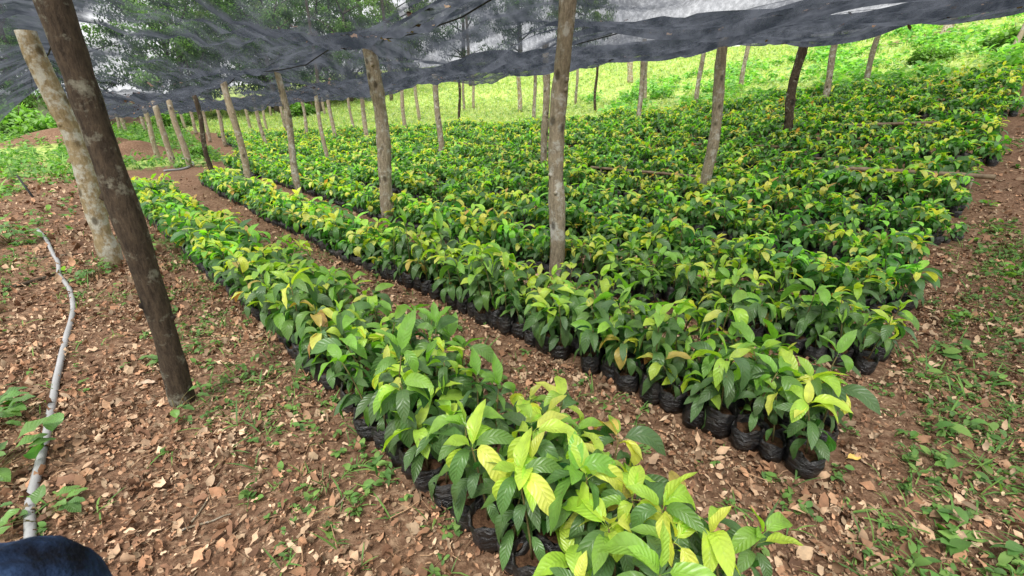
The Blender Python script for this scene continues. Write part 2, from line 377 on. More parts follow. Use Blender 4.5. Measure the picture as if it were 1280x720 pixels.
# low and middle detail prototypes for the mass of the field
def arr_proto(k, nl, nw, keep):
    g = np.random.default_rng(500+k); pts, mat, new = plant_layout(g, kinds[k % NP])
    b = MB(); bag_mesh(b, g, 9, simple_=True, mi=0)
    tube(b, pts, .004, 3, mi=1, cap=False)
    for d, kf in ((mat, keep), (new, 1)):
        n = max(2, int(len(d['az'])*kf)); d = {a: v[-n:] for a, v in d.items()}
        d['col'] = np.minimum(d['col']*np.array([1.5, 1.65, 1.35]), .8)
        d['W'] = d['W']*1.12
        if kf < 1: d['W'] = d['W']*1.2; d['Ln'] = d['Ln']*1.1
        add_leaves(b, d, nl=nl, nw=nw, fold=.25, mi=2)
    return b.arrays()
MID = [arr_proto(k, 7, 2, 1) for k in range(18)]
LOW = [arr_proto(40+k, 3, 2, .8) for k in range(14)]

# ------------------------------------------------------------ beds
F = 570; TH = R(21.3); CT, ST = math.cos(TH), math.sin(TH)
smax = [11.2, 12.6, 15.5, 20, 26, 33, 31, 28, 25, 22, 18.5, 14.5, 11.5, 9, 6.5]
seeds = []
for k, sm in enumerate(smax):
    c0 = (.81, .88, .92)[min(k, 2)]+1.22*k
    s0 = .30 if k else .22
    s0 += .12*math.sin(k*2.1)*(k > 2)
    sps = .134 if k < 4 else (.155 if k < 7 else .175)
    j = 0; s = s0
    ncol = 4
    while s < sm:
        for q in range(ncol):
            wob = .05*math.sin(s*.55+k)+.02*math.sin(s*2.1+k)
            c = c0+q*(.142 if k == 0 else .128)+wob+rng.normal(0, .012); ss = s+rng.normal(0, .012)+(.05 if q % 2 else 0)
            if rng.random() < .07: continue
            x, y = xy(c, ss)
            seeds.append((x, y, k, q, j, ss))
        s += sps*(1 if s < 16 else 1.3); j += 1
seeds = np.array(seeds)
# keep clear of posts standing in the beds: filled in below
X, Y = seeds[:, 0], seeds[:, 1]
dep = Y*CT+(CZ-base(X, Y)-.3)*ST
vz = base(X, Y)+.3-CZ
px = 640+F*X/dep; py = 360-F*(vz*CT+Y*ST)/dep
inframe = (px > -60) & (px < 1340) & (py > -40) & (py < 830) & (dep > .2)

POLES = [  # x, y, top x, top z, radius, look
(-1.89, 2.20, -2.0, 3.02, .066, 'dark'), (-4.31, 4.71, -4.41, 2.27, .098, 'pale'),
(-12.11, 16.18, -12.13, 1.72, .085, 'far'), (-10.51, 14.60, -10.61, 1.86, .09, 'far'), (-9.65, 14.04, -9.78, 1.91, .09, 'far'),
(-6.63, 10.43, -6.71, 1.96, .055, 'dark'), (-5.29, 9.34, -5.39, 2.11, .07, 'far'), (-3.83, 8.33, -3.89, 2.30, .062, 'grey'),
(-9.92, 19.32, -10.14, 2.17, .08, 'far'), (-5.31, 13.62, -5.41, 2.29, .06, 'far'), (-13.19, 21.96, -13.25, 2.02, .09, 'far'),
(-18.32, 33.82, -18.45, 2.46, .11, 'far'), (-16.05, 31.65, -16.11, 2.49, .09, 'far'), (-22.67, 45.84, -22.66, 2.96, .12, 'far'),
(-12.51, 26.68, -12.58, 2.39, .09, 'far'), (-9.92, 23.32, -9.97, 2.40, .08, 'far'), (-20.70, 50.66, -20.65, 3.48, .12, 'far'),
(-16.55, 43.25, -16.70, 3.34, .12, 'far'), (-7.40, 20.10, -7.50, 2.44, .085, 'far'),
(-29.00, 35.68, -28.92, 1.42, .12, 'far'), (-26.92, 33.56, -26.91, 1.49, .12, 'far'), (-25.53, 33.56, -25.55, 1.59, .12, 'far'), (-24.40, 33.49, -24.43, 1.59, .12, 'far'),
(-26.58, 39.31, -26.75, 2.00, .12, 'far'), (-21.30, 32.47, -21.38, 2.03, .11, 'far'), (-15.66, 24.82, -15.73, 1.97, .09, 'far'),
(-1.86, 6.84, -1.91, 2.52, .107, 'grey'), (-8.05, 24.57, -8.16, 2.80, .075, 'far'), (-5.74, 19.04, -5.79, 2.64, .095, 'far'),
(-5.00, 22.76, -5.08, 3.08, .10, 'far'), (-5.58, 29.33, -5.74, 3.63, .11, 'far'), (-2.08, 14.06, -2.16, 2.63, .098, 'grey'),
(-2.54, 23.42, -2.52, 3.53, .075, 'dark'), (-3.22, 32.97, -3.18, 4.31, .1, 'grey'), (-2.59, 33.14, -2.62, 4.32, .1, 'far'),
(.45, 27.65, .35, 4.23, .135, 'pale'), (.94, 20.36, .90, 3.59, .08, 'grey'), (.77, 11.08, .72, 2.96, .088, 'grey'),
(.45, 4.36, .46, 2.62, .084, 'grey'), (3.53, 27.26, 3.51, 4.42, .085, 'grey'), (3.86, 22.58, 3.74, 4.09, .07, 'dark'),
(7.66, 32.35, 7.52, 5.40, .19, 'pale'), (4.08, 15.73, 4.05, 3.62, .085, 'grey'), (6.37, 23.63, 6.25, 4.54, .085, 'grey'),
(6.82, 18.21, 6.82, 4.11, .09, 'grey'), (3.11, 7.51, 3.10, 2.89, .09, 'grey'), (9.78, 21.22, 9.74, 4.73, .1, 'grey'),
(6.31, 11.00, 6.24, 3.34, .105, 'dark'), (8.92, 14.12, 8.91, 3.97, .095, 'grey'), (11.31, 15.97, 11.36, 4.40, .09, 'grey')]
for (a, b_, *_r) in POLES:
    inframe &= ((X-a)**2+(Y-b_)**2 > .13**2)
ok = ((X+1.89)**2+(Y-2.2)**2 > 0)
for (a, b_, *_r) in POLES: ok &= ((X-a)**2+(Y-b_)**2 > .12**2)
dist = np.sqrt(X**2+Y**2)
# largest on the page first
order = np.argsort(np.where(inframe & ok, dist, 1e9))
near = set(order[:300].tolist())

BEDN = ['nearest', 'second', 'third', 'fourth', 'fifth', 'sixth', 'seventh']
LOOK = {'yellow': 'drooping yellow-green new leaves', 'copper': 'copper-brown new leaves', 'green': 'a plain all-green leafy top'}
ORD = ['first', 'second', 'third', 'fourth', 'fifth', 'sixth', 'seventh', 'eighth']
edge_rank = {}
used_lab = {}
for idx in order[:300]:
    x, y, k, q, j, ss = seeds[idx]; k = int(k); q = int(q); j = int(j)
    pr = PROTO[rng.integers(NP)]; sc = rng.uniform(.86, 1.15)
    root = empty('cacao_seedling', (x, y, float(ter(x, y))-.004), rng.uniform(0, 6.28), 1)
    sc *= (1.0, 1.03, .98, .94)[min(k, 3)]; hz_ = (.95, .97, .9, .85)[min(k, 3)]
    root.rotation_euler = (rng.normal(0, .07), rng.normal(0, .07), rng.uniform(0, 6.28)); root.scale = (sc, sc, sc*hz_*rng.uniform(.85, 1.2))
    for nm, key in (('bag', 'bag'), ('soil', 'soil'), ('stem', 'stem'), ('foliage', 'foliage'), ('young_leaves', 'young')):
        link(nm, pr[key], root)
    if q == 0 and k in (1, 2) and j < 8:
        lab = 'seedling in the %s black bag from the path end, front of the %s bed' % (ORD[j], BEDN[k])
    elif q == 3 and j == 0:
        lab = 'seedling at the back corner of the path end of the %s bed' % BEDN[k]
    elif j == 0 and q in (1, 2):
        lab = 'potted seedling %s in the end row of the %s bed' % (('', 'second', 'third')[q], BEDN[k])
    else:
        seg = int(min(ss // 1.0, 5))
        side = 'front edge' if q == 0 else ('back edge' if q == 3 else 'middle')
        lab = 'seedling with %s, %s of %s bed' % (LOOK[pr['kind']], side, BEDN[k])
    tag(root, lab, 'seedling', 'potted seedlings in the %s bed' % BEDN[k])

def mass(name, idxs_protos):
    V, Q, U, Cc, Mi = [], [], [], [], []; off = 0
    for (ids, protos) in idxs_protos:
        pk = rng.integers(len(protos), size=len(ids))
        for a, prt in enumerate(protos):
            ii = ids[pk == a]
            if not len(ii): continue
            v, q, uv, c, mi = prt; n = len(ii)
            th = rng.uniform(0, 6.28, n); sc = np.where(rng.random(n) < .1, rng.uniform(.5, .75, n), rng.uniform(.85, 1.12, n))*(1+.07*np.sin(seeds[ii, 5]*1.3+seeds[ii, 2]))
            ca, sa = np.cos(th)*sc, np.sin(th)*sc
            x, y = X[ii], Y[ii]; z = ter(x, y)-.004
            vv = np.empty((n, len(v), 3), np.float32)
            vv[..., 0] = ca[:, None]*v[:, 0]-sa[:, None]*v[:, 1]+x[:, None]
            vv[..., 1] = sa[:, None]*v[:, 0]+ca[:, None]*v[:, 1]+y[:, None]
            vv[..., 2] = v[:, 2]*sc[:, None]*rng.uniform(.72, 1.02, n)[:, None]+z[:, None]
            V.append(vv.reshape(-1, 3))
            Q.append((q[None]+(np.arange(n)*len(v))[:, None, None]+off).reshape(-1, 4)); off += n*len(v)
            U.append(np.tile(uv, (n, 1))); Mi.append(np.tile(mi, n))
            Cc.append((c[None]*rng.uniform(.82, 1.25, (n, 1, 1))).reshape(-1, 3))
    me = raw_mesh(name, np.concatenate(V), np.concatenate(Q), np.concatenate(U), np.concatenate(Cc), np.concatenate(Mi), [M['bag'], M['stem'], M['leaf']])
    return link(name, me)
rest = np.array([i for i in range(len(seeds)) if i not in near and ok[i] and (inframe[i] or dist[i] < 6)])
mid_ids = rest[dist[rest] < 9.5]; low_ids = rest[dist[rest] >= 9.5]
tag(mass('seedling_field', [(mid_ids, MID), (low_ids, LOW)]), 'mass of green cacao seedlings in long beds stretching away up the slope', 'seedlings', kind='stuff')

# ------------------------------------------------------------ ground sheet (polar, fine near the camera)
na, nr = 900, 420
aa = np.linspace(0, 2*np.pi, na, endpoint=False); rr = .15*(600/.15)**(np.linspace(0, 1, nr))
gx = rr[:, None]*np.cos(aa)[None]; gy = rr[:, None]*np.sin(aa)[None]+.6
gz = ter(gx, gy)+.0*gx
i = np.arange(na*nr).reshape(nr, na); j = np.roll(i, -1, 1)
q = np.stack([i[:-1], i[1:], j[1:], j[:-1]], -1).reshape(-1, 4)
v = np.stack([gx, gy, gz], -1).reshape(-1, 3)
v = np.concatenate([v, [[0, .6, float(ter(0, .6))]]*1]); 
me = raw_mesh('ground', v, q, None, None, np.zeros(len(q), int), [M['ground']])
gc, gs = cs(v[:, 0], v[:, 1])
fieldedge = np.interp(gs, [-3, 1.5, 4, 7.6, 12, 19, 23, 30, 40], [17.5, 18.0, 18.2, 16.5, 15.8, 13.6, 11.5, 9.8, 7.5])
green = np.clip((gc-fieldedge)/1.2+.5, 0, 1)
leftg = np.clip((-gc-1.6+.15*0)/2.5, 0, .62)*np.clip((gs-3)/4, 0, 1)
farl = np.clip((gs-15)/4, 0, 1)*np.where(gc < 3.4, .75, 0)
green = np.maximum(green, np.maximum(leftg, farl))
mound = np.exp(-(((v[:, 0]+13.6)/1.4)**2+((v[:, 1]-17.2)/1.6)**2))+np.exp(-(((v[:, 0]+19.5)/2.5)**2+((v[:, 1]-21)/2.0)**2))
hillbare = np.exp(-(((v[:, 0]-21)/3.5)**2+((v[:, 1]-26)/1.6)**2))*.75
green = np.clip(green-mound*.9-hillbare, 0, 1)
a = me.attributes.new('green', 'FLOAT', 'POINT'); a.data.foreach_set('value', green.astype(np.float32))
tag(link('ground', me), 'reddish brown earth rising to a grassy hill', None, kind='structure')
def gcol(x, y):
    c, s = cs(x, y)
    return c, s

# ------------------------------------------------------------ leaf litter, twigs, weeds, grass
def in_bed(x, y, pad=.0):
    c, s = cs(x, y); k = np.floor((c-.83)/1.22); f = (c-.83)-k*1.22
    return (k >= 0) & (k < 15) & (f > -pad) & (f < .50+pad) & (s > .2) & (s < 30)
LIT = np.array([[.27, .175, .11], [.34, .24, .16], [.19, .11, .065], [.41, .31, .215], [.24, .135, .08], [.14, .08, .05], [.32, .19, .115], [.30, .225, .15]])
def scatter(n, f, box):
    x = rng.uniform(box[0], box[1], n); y = rng.uniform(box[2], box[3], n)
    m_ = f(x, y); return x[m_], y[m_]
def dens_noise(x, y, s=1.0, ph=0):
    return .5+.25*(np.sin(1.3*s*x+2.1*s*y+ph)+np.sin(2.7*s*x-1.4*s*y+2*ph))*.9+.15*np.sin(5.1*s*x+3.7*s*y+ph)
def litter_batch(mb, n, box, smin, smax_, keep):
    x, y = scatter(n, keep, box); n = len(x)
    z = ter(x, y)+rng.uniform(.002, .022, n)
    Ln = smin+(smax_*1.15-smin)*rng.random(n)**1.45; W = Ln*rng.uniform(.25, .68, n)
    col = LIT[rng.integers(len(LIT), size=n)]*rng.uniform(.55, 1.55, (n, 1))
    leaves(mb, np.stack([x, y, z], 1), rng.uniform(0, 6.28, n), rng.normal(.12, .36, n), rng.normal(.1, 1.0, n), Ln, W, col,
           nl=4, nw=2, fold=.25, twist=rng.normal(0, .45, n), pet=.02, wave=.3, mi=0)
mb = MB()
def keep_near(x, y):
    c, s = cs(x, y); d = np.hypot(x, y)
    k = (np.abs(x) < 1.35*y+.9) & (rng.random(len(x)) < np.clip(1.25-d*.09, .12, 1)) & ~in_bed(x, y, -.05)
    k &= rng.random(len(x)) < np.clip(.24+1.25*dens_noise(x, y, 1.7)*(.75+.45*np.sin(7*x+5*y)*np.sin(6*y-4*x)), .15, 1)
    return k & (c < 19)
litter_batch(mb, 52000, (-5, 5.5, .45, 5), .016, .07, keep_near)
litter_batch(mb, 30000, (-9, 9, 3.5, 12), .03, .085, keep_near)
def keep_path(x, y):
    c, s = cs(x, y)
    return (c < .8) & (c > -3.2) & (s > 6) & (x < -2) | ((s < .1) & (c > 7) & (s > -2.5) & (c < 19))
litter_batch(mb, 26000, (-16, 15, 4, 20), .05, .13, keep_path)
# flat torn fragments between the leaves
litter_batch(mb, 90000, (-4, 4.5, .45, 4.2), .008, .028, keep_near)
litter_batch(mb, 40000, (-7, 7, 3, 9), .015, .04, keep_near)
tag(link('leaf_litter', mb.mesh('leaf_litter', [M['litter']])), 'dry brown leaves strewn over the earth', 'leaf litter', kind='stuff')
# twigs too many to count
mb = MB()
x, y = scatter(5000, lambda x, y: (np.abs(x) < 1.3*y+.8) & ~in_bed(x, y), (-6, 6, .5, 6))
for xx, yy in zip(x, y):
    l = rng.uniform(.03, .17); th = rng.uniform(0, 3.14); dx, dy = l*math.cos(th), l*math.sin(th)
    p0 = np.array([xx, yy, float(ter(xx, yy))+rng.uniform(.004, .02)]); bn = rng.normal(0, .012, 2)
    tube(mb, [p0, p0+[dx/2+bn[0], dy/2+bn[1], .006], p0+[dx, dy, rng.uniform(-.004, .008)]], rng.uniform(.0009, .0024), 4, cap=False,
         col=np.array([.27, .18, .11])*rng.uniform(.5, 1.5))
tag(link('twig_litter', mb.mesh('twig_litter', [M['litter']])), 'thin dry twigs and straws among the dead leaves', 'twigs', kind='stuff')
# countable larger sticks
STICKS = [((-1.33, 1.41), (-1.34, 1.64), .004, 'short straight dry stick below the dark leaning post'),
          ((-1.36, 1.36), (-1.19, 1.46), .0045, 'dry stick lying crosswise near the short straight one'),
          ((-4.80, 4.0), (-4.72, 4.52), .022, 'dark thick stick meeting the grey pipe at its kink'),
          ((-5.6, 5.05), (-4.9, 5.2), .009, 'thin dark stick crossing the upper grey pipe'),
          ((-.77, 1.43), (-.72, 1.60), .005, 'pale split stick on bare soil beside the nearest bed')]
for (a0, a1, r, lab) in STICKS:
    b = MB(); a0 = np.array(a0); a1 = np.array(a1); P0 = a0
    pts = []
    for f in np.linspace(0, 1, 7):
        q_ = a0+(a1-a0)*f+rng.normal(0, r*.7, 2)
        pts.append([q_[0]-P0[0], q_[1]-P0[1], float(ter(*q_))-float(ter(*P0))+r*.9+.004])
    tube(b, pts, np.linspace(r, r*.6, 7), 8, jit=.08, seed=3)
    tag(link('stick', b.mesh('stick', [M['bark_far'] if r < .006 else M['bark_dark']]), loc=(P0[0], P0[1], float(ter(*P0)))), lab, 'stick')

GREENS = np.array([[.09, .26, .05], [.14, .33, .06], [.06, .19, .045], [.20, .38, .08]])
def rosettes(mb, x, y, hs, ls, nlf, upright=.5, wr=.5, col=GREENS, bright=1.0, nl=4):
    n = len(x); k = nlf
    xi = np.repeat(x, k); yi = np.repeat(y, k); hh = np.repeat(hs, k); ll = np.repeat(ls, k)
    m_ = len(xi)
    org = np.stack([xi+rng.normal(0, .25, m_)*ll, yi+rng.normal(0, .25, m_)*ll, ter(xi, yi)+hh*rng.uniform(.15, 1, m_)], 1)
    c = col[rng.integers(len(col), size=m_)]*rng.uniform(.7, 1.3, (m_, 1))*bright
    Ln = ll*rng.uniform(.6, 1.3, m_)
    leaves(mb, org, rng.uniform(0, 6.28, m_), rng.normal(upright, .35, m_), rng.uniform(.2, 1.2, m_), Ln, Ln*wr*rng.uniform(.8, 1.2, m_), c, nl=nl, nw=2, fold=.25, twist=rng.normal(0, .3, m_), pet=.08)
def blades(mb, x, y, h, nb, col=GREENS, bright=1.0, w=.045, nl=4, up=1.15, spread=.6):
    k = nb; xi = np.repeat(x, k); yi = np.repeat(y, k); hh = np.repeat(h, k); m_ = len(xi)
    org = np.stack([xi+rng.normal(0, .12, m_)*hh, yi+rng.normal(0, .12, m_)*hh, ter(xi, yi)-.003], 1)
    c = col[rng.integers(len(col), size=m_)]*rng.uniform(.7, 1.3, (m_, 1))*bright; Ln = hh*rng.uniform(.6, 1.3, m_)
    leaves(mb, org, rng.uniform(0, 6.28, m_), rng.normal(up, .25, m_), rng.uniform(.3, 1.6, m_)*spread/.6, Ln, Ln*w*rng.uniform(.8, 1.3, m_)+.001, c, nl=nl, nw=1, fold=0, pet=.02)
# small weeds near
mb = MB()
def wk(x, y):
    c, s = cs(x, y); d = np.hypot(x, y)
    pr = np.zeros_like(x)
    pr = np.where(s < .0, .42+.45*dens_noise(x, y, 1.6, 1), pr)            # right strip by the bed ends
    pr = np.where((c < .8) & (c > .2), .6*dens_noise(x, y, 2, 2)+.10, pr)          # foot of the nearest bed
    pr = np.where((c <= .2) & (c > -.9), .22*dens_noise(x, y, 1.5, 3)**2, pr)
    pr = np.where(c <= -.7, .8*dens_noise(x, y, 1.1, 4)+.15, pr)
    pr = np.where((c > .83) & (s >= 0), .14, pr)
    return (rng.random(len(x)) < pr) & (np.abs(x) < 1.35*y+.9) & ~in_bed(x, y)
x, y = scatter(11000, wk, (-6, 6, .5, 6))
rosettes(mb, x, y, rng.uniform(.015, .06, len(x)), rng.uniform(.018, .05, len(x)), 6, .4, .55, bright=.85)
x, y = scatter(11000, wk, (-6, 6, .5, 6))
blades(mb, x, y, rng.uniform(.04, .15, len(x)), 5, bright=.9, up=.8)
x, y = scatter(1500, lambda x, y: (wk(x, y) & ((cs(x, y)[0] < -.9) | (cs(x, y)[1] < 0))), (-6, 6, .5, 6))
rosettes(mb, x, y, rng.uniform(.03, .12, len(x)), rng.uniform(.05, .11, len(x)), 6, .35, .5)
x, y = scatter(6000, lambda x, y: (keep_path(x, y) & (rng.random(len(x)) < .1+.6*dens_noise(x, y, .8, 5)**2)), (-16, 15, 4, 20))
rosettes(mb, x, y, rng.uniform(.03, .09, len(x)), rng.uniform(.05, .10, len(x)), 6, .4, .55, bright=1.1)
tag(link('small_weeds', mb.mesh('small_weeds', [M['weed']])), 'small green weeds and grass sprouting through the litter', 'weeds', kind='stuff')
# lush growth left side & mid distance
mb = MB()
def lk(x, y):
    c, s = cs(x, y)
    bare = np.exp(-(((x+13.6)/1.5)**2+((y-17.2)/1.6)**2))+np.exp(-(((x+19.5)/2.4)**2+((y-21)/2.0)**2))
    left = (c < np.interp(s, [4, 8, 13, 16, 20, 26], [-2.2, -1.9, -.9, .6, 2.4, 3.2])-.6*dens_noise(x, y, .9, 1))
    far_ = (s > 16.5) & (c < 3.6+(s-16)*.12) & (rng.random(len(x)) < .75)
    return (left | far_) & (rng.random(len(x)) > bare*1.3) & (x < -3)
x, y = scatter(16000, lk, (-34, -3, 4, 44)); d = np.hypot(x, y)
rosettes(mb, x, y, (.05+.10*rng.random(len(x))+d*.004)*(.6+1.6*dens_noise(x, y, 1.3, 3)**2), .05+.09*rng.random(len(x))+d*.002, 6, .35, .5, bright=1.05)
blades(mb, x[::4], y[::4], .2+.3*rng.random(len(x[::4])), 5, bright=1.1, w=.05)
x, y = scatter(900, lambda x, y: (cs(x, y)[0] < -1.4-.5*dens_noise(x, y, 1.3, 2)), (-9, -2.2, 1.2, 8))
rosettes(mb, x, y, .04+.10*rng.random(len(x)), .05+.06*rng.random(len(x)), 7, .35, .55, bright=.95)
# right strip grass further off
x, y = scatter(9000, lambda x, y: (cs(x, y)[1] < -.25-.2*dens_noise(x, y, 1, 1)) & (rng.random(len(x)) < .3+.7*dens_noise(x, y, .7, 2)) & (np.hypot(x, y) > 3.5) & (cs(x, y)[0] > 5), (3, 20, 2.5, 16))
blades(mb, x, y, .08+.10*rng.random(len(x)), 5, bright=1.1, w=.09)
rosettes(mb, x[::3], y[::3], .05+.06*rng.random(len(x[::3])), .06+.07*rng.random(len(x[::3])), 6, .35, .5, bright=1.1)
tag(link('undergrowth', mb.mesh('undergrowth', [M['weed']])), 'low leafy green undergrowth beside the bare path', 'undergrowth', kind='stuff')
# hillside grass
mb = MB()
HG = np.array([[.40, .54, .19], [.54, .63, .29], [.27, .44, .14], [.62, .66, .37]])
def hk(x, y):
    c, s = cs(x, y)
    fe = np.interp(s, [-3, 1.5, 4, 7.6, 12, 19, 23, 30, 40], [17.3, 17.8, 18.0, 16.3, 15.6, 13.4, 11.3, 9.6, 7.3])
    bare = .8*np.exp(-(((x-21)/3.5)**2+((y-26)/1.6)**2))
    return (c > fe) & (c < 52) & (rng.random(len(x)) > bare) & (np.abs(x) < 1.2*y+2)
x, y = scatter(60000, hk, (-45, 45, 10, 75)); d = np.hypot(x, y)
blades(mb, x, y, .14+.10*rng.random(len(x))+d*.0025, 4, col=HG, w=.16, nl=2, up=1.1)
x, y = scatter(26000, lambda x, y: hk(x, y) & (rng.random(len(x)) < .15+dens_noise(x, y, .35, 1)), (-45, 45, 10, 60)); d = np.hypot(x, y)
rosettes(mb, x, y, .08+.12*rng.random(len(x)), .10+.07*rng.random(len(x))+d*.002, 6, .4, .5, col=HG*np.array([.85, .92, 1]), nl=2)
x, y = scatter(2400, lambda x, y: hk(x, y) & (dens_noise(x, y, .5, 2) > .5) & (x > 4), (4, 28, 14, 30))
rosettes(mb, x, y, .2+.3*rng.random(len(x)), .16+.12*rng.random(len(x)), 16, .35, .5, col=GREENS*1.7+.03, nl=3)
tag(link('hill_grass', mb.mesh('hill_grass', [M['weed']])), 'bright yellow-green grass covering the hill behind the beds', 'grass', kind='stuff')

# countable weed plants
WEEDS = [(-4.31, 4.40, .16, .07, 46, 'low dark leafy weed at the foot of the pale post'),
         (-6.5, 5.7, .24, .12, 70, 'large leafy green weed by the left edge above the pipe'),
         (-2.42, 1.62, .16, .12, 40, 'broad-leaved weed growing left of the grey pipe at the lower left'),
         (-2.9, 2.0, .13, .11, 30, 'long-leaved weed left of the pipe, above the broad-leaved one'),
         (-1.86, 2.10, .10, .06, 7, 'small bright sprout at the foot of the dark leaning post'),
         (-2.32, 2.72, .08, .07, 12, 'flat pale weed between the grey pipe and the dark post'),
         (-1.95, 1.42, .08, .07, 12, 'small glossy weed touching the right side of the pipe'),
         (2.45, 2.05, .08, .05, 16, 'small round-leaved weed before the end of the third bed')]
for (wx, wy, h, l, n, lab) in WEEDS:
    g = rng; b = MB(); cx = np.zeros(n)
    org = np.stack([g.normal(0, h*.65, n), g.normal(0, h*.65, n), g.uniform(.2, 1, n)*h], 1)
    Ln = l*g.uniform(.7, 1.4, n); c = GREENS[g.integers(3, size=n)]*g.uniform(.7, 1.25, (n, 1))
    az = np.arctan2(org[:, 1], org[:, 0])+g.normal(0, .6, n)
    leaves(b, org, az, g.normal(.35, .3, n), g.uniform(.3, 1.1, n), Ln, Ln*.5, c, nl=8, nw=4, fold=.25, wave=.1)
    root = empty('weed_plant', (wx, wy, float(ter(wx, wy))))
    link('foliage', b.mesh('foliage', [M['leaf']]), root)
    b = MB()
    for o_ in org[::2]: tube(b, [[0, 0, -.01], o_*[.6, .6, .7], o_], [.003, .002, .0012], 5, cap=False)
    link('stem', b.mesh('stem', [M['stem']]), root)
    tag(root, lab, 'weed')
# single dead leaves that catch the eye
for (lx, ly, l, col, lab) in [(1.62, 1.76, .09, (.62, .45, .13), 'yellow fallen leaf on the earth right of the second bed end'),
                              (-2.32, 2.42, .10, (.42, .33, .25), 'large pale dead leaf left of the dark leaning post')]:
    b = MB(); leaves(b, np.array([[0, 0, .012]]), np.array([.2]), np.array([.15]), np.array([.35]), np.array([l]), np.array([l*.45]), np.array([col]), nl=8, nw=4, fold=.1, wave=.1)
    tag(link('fallen_leaf', b.mesh('fallen_leaf', [M['litter']]), loc=(lx, ly, float(ter(lx, ly))+.01)), lab, 'leaf')

# ------------------------------------------------------------ posts
POLELAB = {0: ('thick dark knotted post leaning left in the near left foreground',),
 1: ('stout pale peeling post just behind the dark leaning post',),
 5: ('slim dark crooked post at the far left end of the second bed',),
 6: ('pale grey post right of the slim dark crooked one, near the left bed ends',),
 7: ('straight brown post between the pale grey post and the thick grey one',),
 26: ('thick grey lichen-spotted post in the left half, its top under a net knot',),
 38: ('tall thick grey post in the middle of the picture reaching past the top',),
 37: ('medium post standing just left of the tall middle post',),
 31: ('brown post halfway between the thick grey post and the tall middle post',),
 45: ('tall grey post right of the middle, among bright seedlings',),
 47: ('dark crooked post right of the tall grey one, tapering downwards',),
 48: ('slim slanting post between the dark crooked post and the rightmost slim post',),
 49: ('slim slanting post at the far right edge of the net',),
 44: ('slim dark post behind and left of the tall grey right-hand post',),
 46: ('slim mottled post in the grass right of the tall grey post top',),
 41: ('thick pale broken trunk standing alone on the grass hill',),
 35: ('short whitish post at the far edge of the beds near the middle',)}
farlab = 'thin weathered post holding the net far off at the left'
midlab = 'slim post holding the net at the far edge of the beds'
def make_post(x, y, tx, tz, r, look, seed, stump=False):
    g = np.random.default_rng(seed); zb = float(ter(x, y))
    H = tz-zb; n = 34 if r > .055 and y < 12 else 9; r = r*.88
    f = np.linspace(0, 1, n); ph = g.uniform(0, 6, 4)
    amp = (.018*H*(1.6 if look == 'dark' else 1)) if y > 3 else .012
    bx = np.sin(f*np.pi)*(amp*np.sin(f*4+ph[0])); by = np.sin(f*np.pi)*(amp*np.sin(f*5+ph[1]))
    if seed == 40: bx = .065*np.sin(f*np.pi)+.012*np.sin(f*9)
    pts = np.stack([(tx-x)*f+bx, g.normal(0, .01)*f+by, -.06+(H+.06)*f], 1)
    rad = r*(1.06-.12*f)*(1+.05*np.sin(f*17+ph[2])+.03*np.sin(f*31+ph[3]))
    if look == 'dark' and y < 3: rad = r*(1.02+.02*f)*(1+.05*np.sin(f*19+1)+.03*np.sin(f*37))
    b = MB(); tube(b, pts, rad, 24 if y < 12 else 9, jit=.028, seed=seed)
    # branch stubs
    ns = 5 if y < 12 else 1
    for k in range(ns):
        fi = g.uniform(.15, .95); i_ = int(fi*(n-1)); a_ = g.uniform(0, 6.28)
        d_ = np.array([math.cos(a_), math.sin(a_), .5]); c_ = pts[i_]
        tube(b, [c_+d_*rad[i_]*.5, c_+d_*rad[i_]*1.0, c_+d_*rad[i_]*1.16], [r*.42, r*.30, r*.20], 8, jit=.1, seed=k)
    mt = M['bark_'+look]
    return link('post', b.mesh('post', [mt]), loc=(x, y, zb))
for i_, (x, y, tx, tz, r, look) in enumerate(POLES):
    o_ = make_post(x, y, tx, tz, r, look, 40+i_)
    if i_ in POLELAB: tag(o_, POLELAB[i_][0], 'post')
    elif x < -4.9: tag(o_, farlab, 'post', 'posts holding the net far off at the left')
    else: tag(o_, midlab, 'post', 'posts holding the net at the far edge of the beds')
for (x, y, tx, tz, r, lab) in [(19.87, 23.83, 20.3, 6.35, .22, 'thick whitish tree stump at the top right of the grass hill'),
                         (15.9, 16.3, 16.2, 4.75, .08, 'brown stump at the right edge of the picture'),
                         (22.0, 26.3, 22.4, 7.2, .12, 'thin brown stump behind the whitish one')]:
    o_ = make_post(x, y, tx, tz, r, 'pale' if 'whitish' in lab else 'far', int(x*10)); o_.name = 'tree_stump'; tag(o_, lab, 'stump')
# black stake
b = MB(); tube(b, [[0, 0, -.05], [-.28, .1, .42]], [.022, .016], 8); 
tag(link('stake', b.mesh('stake', [M['wire']]), loc=(-9.5, 9.1, float(ter(-9.5, 9.1)))), 'short black stake leaning out of the bare ground at the left', 'stake')

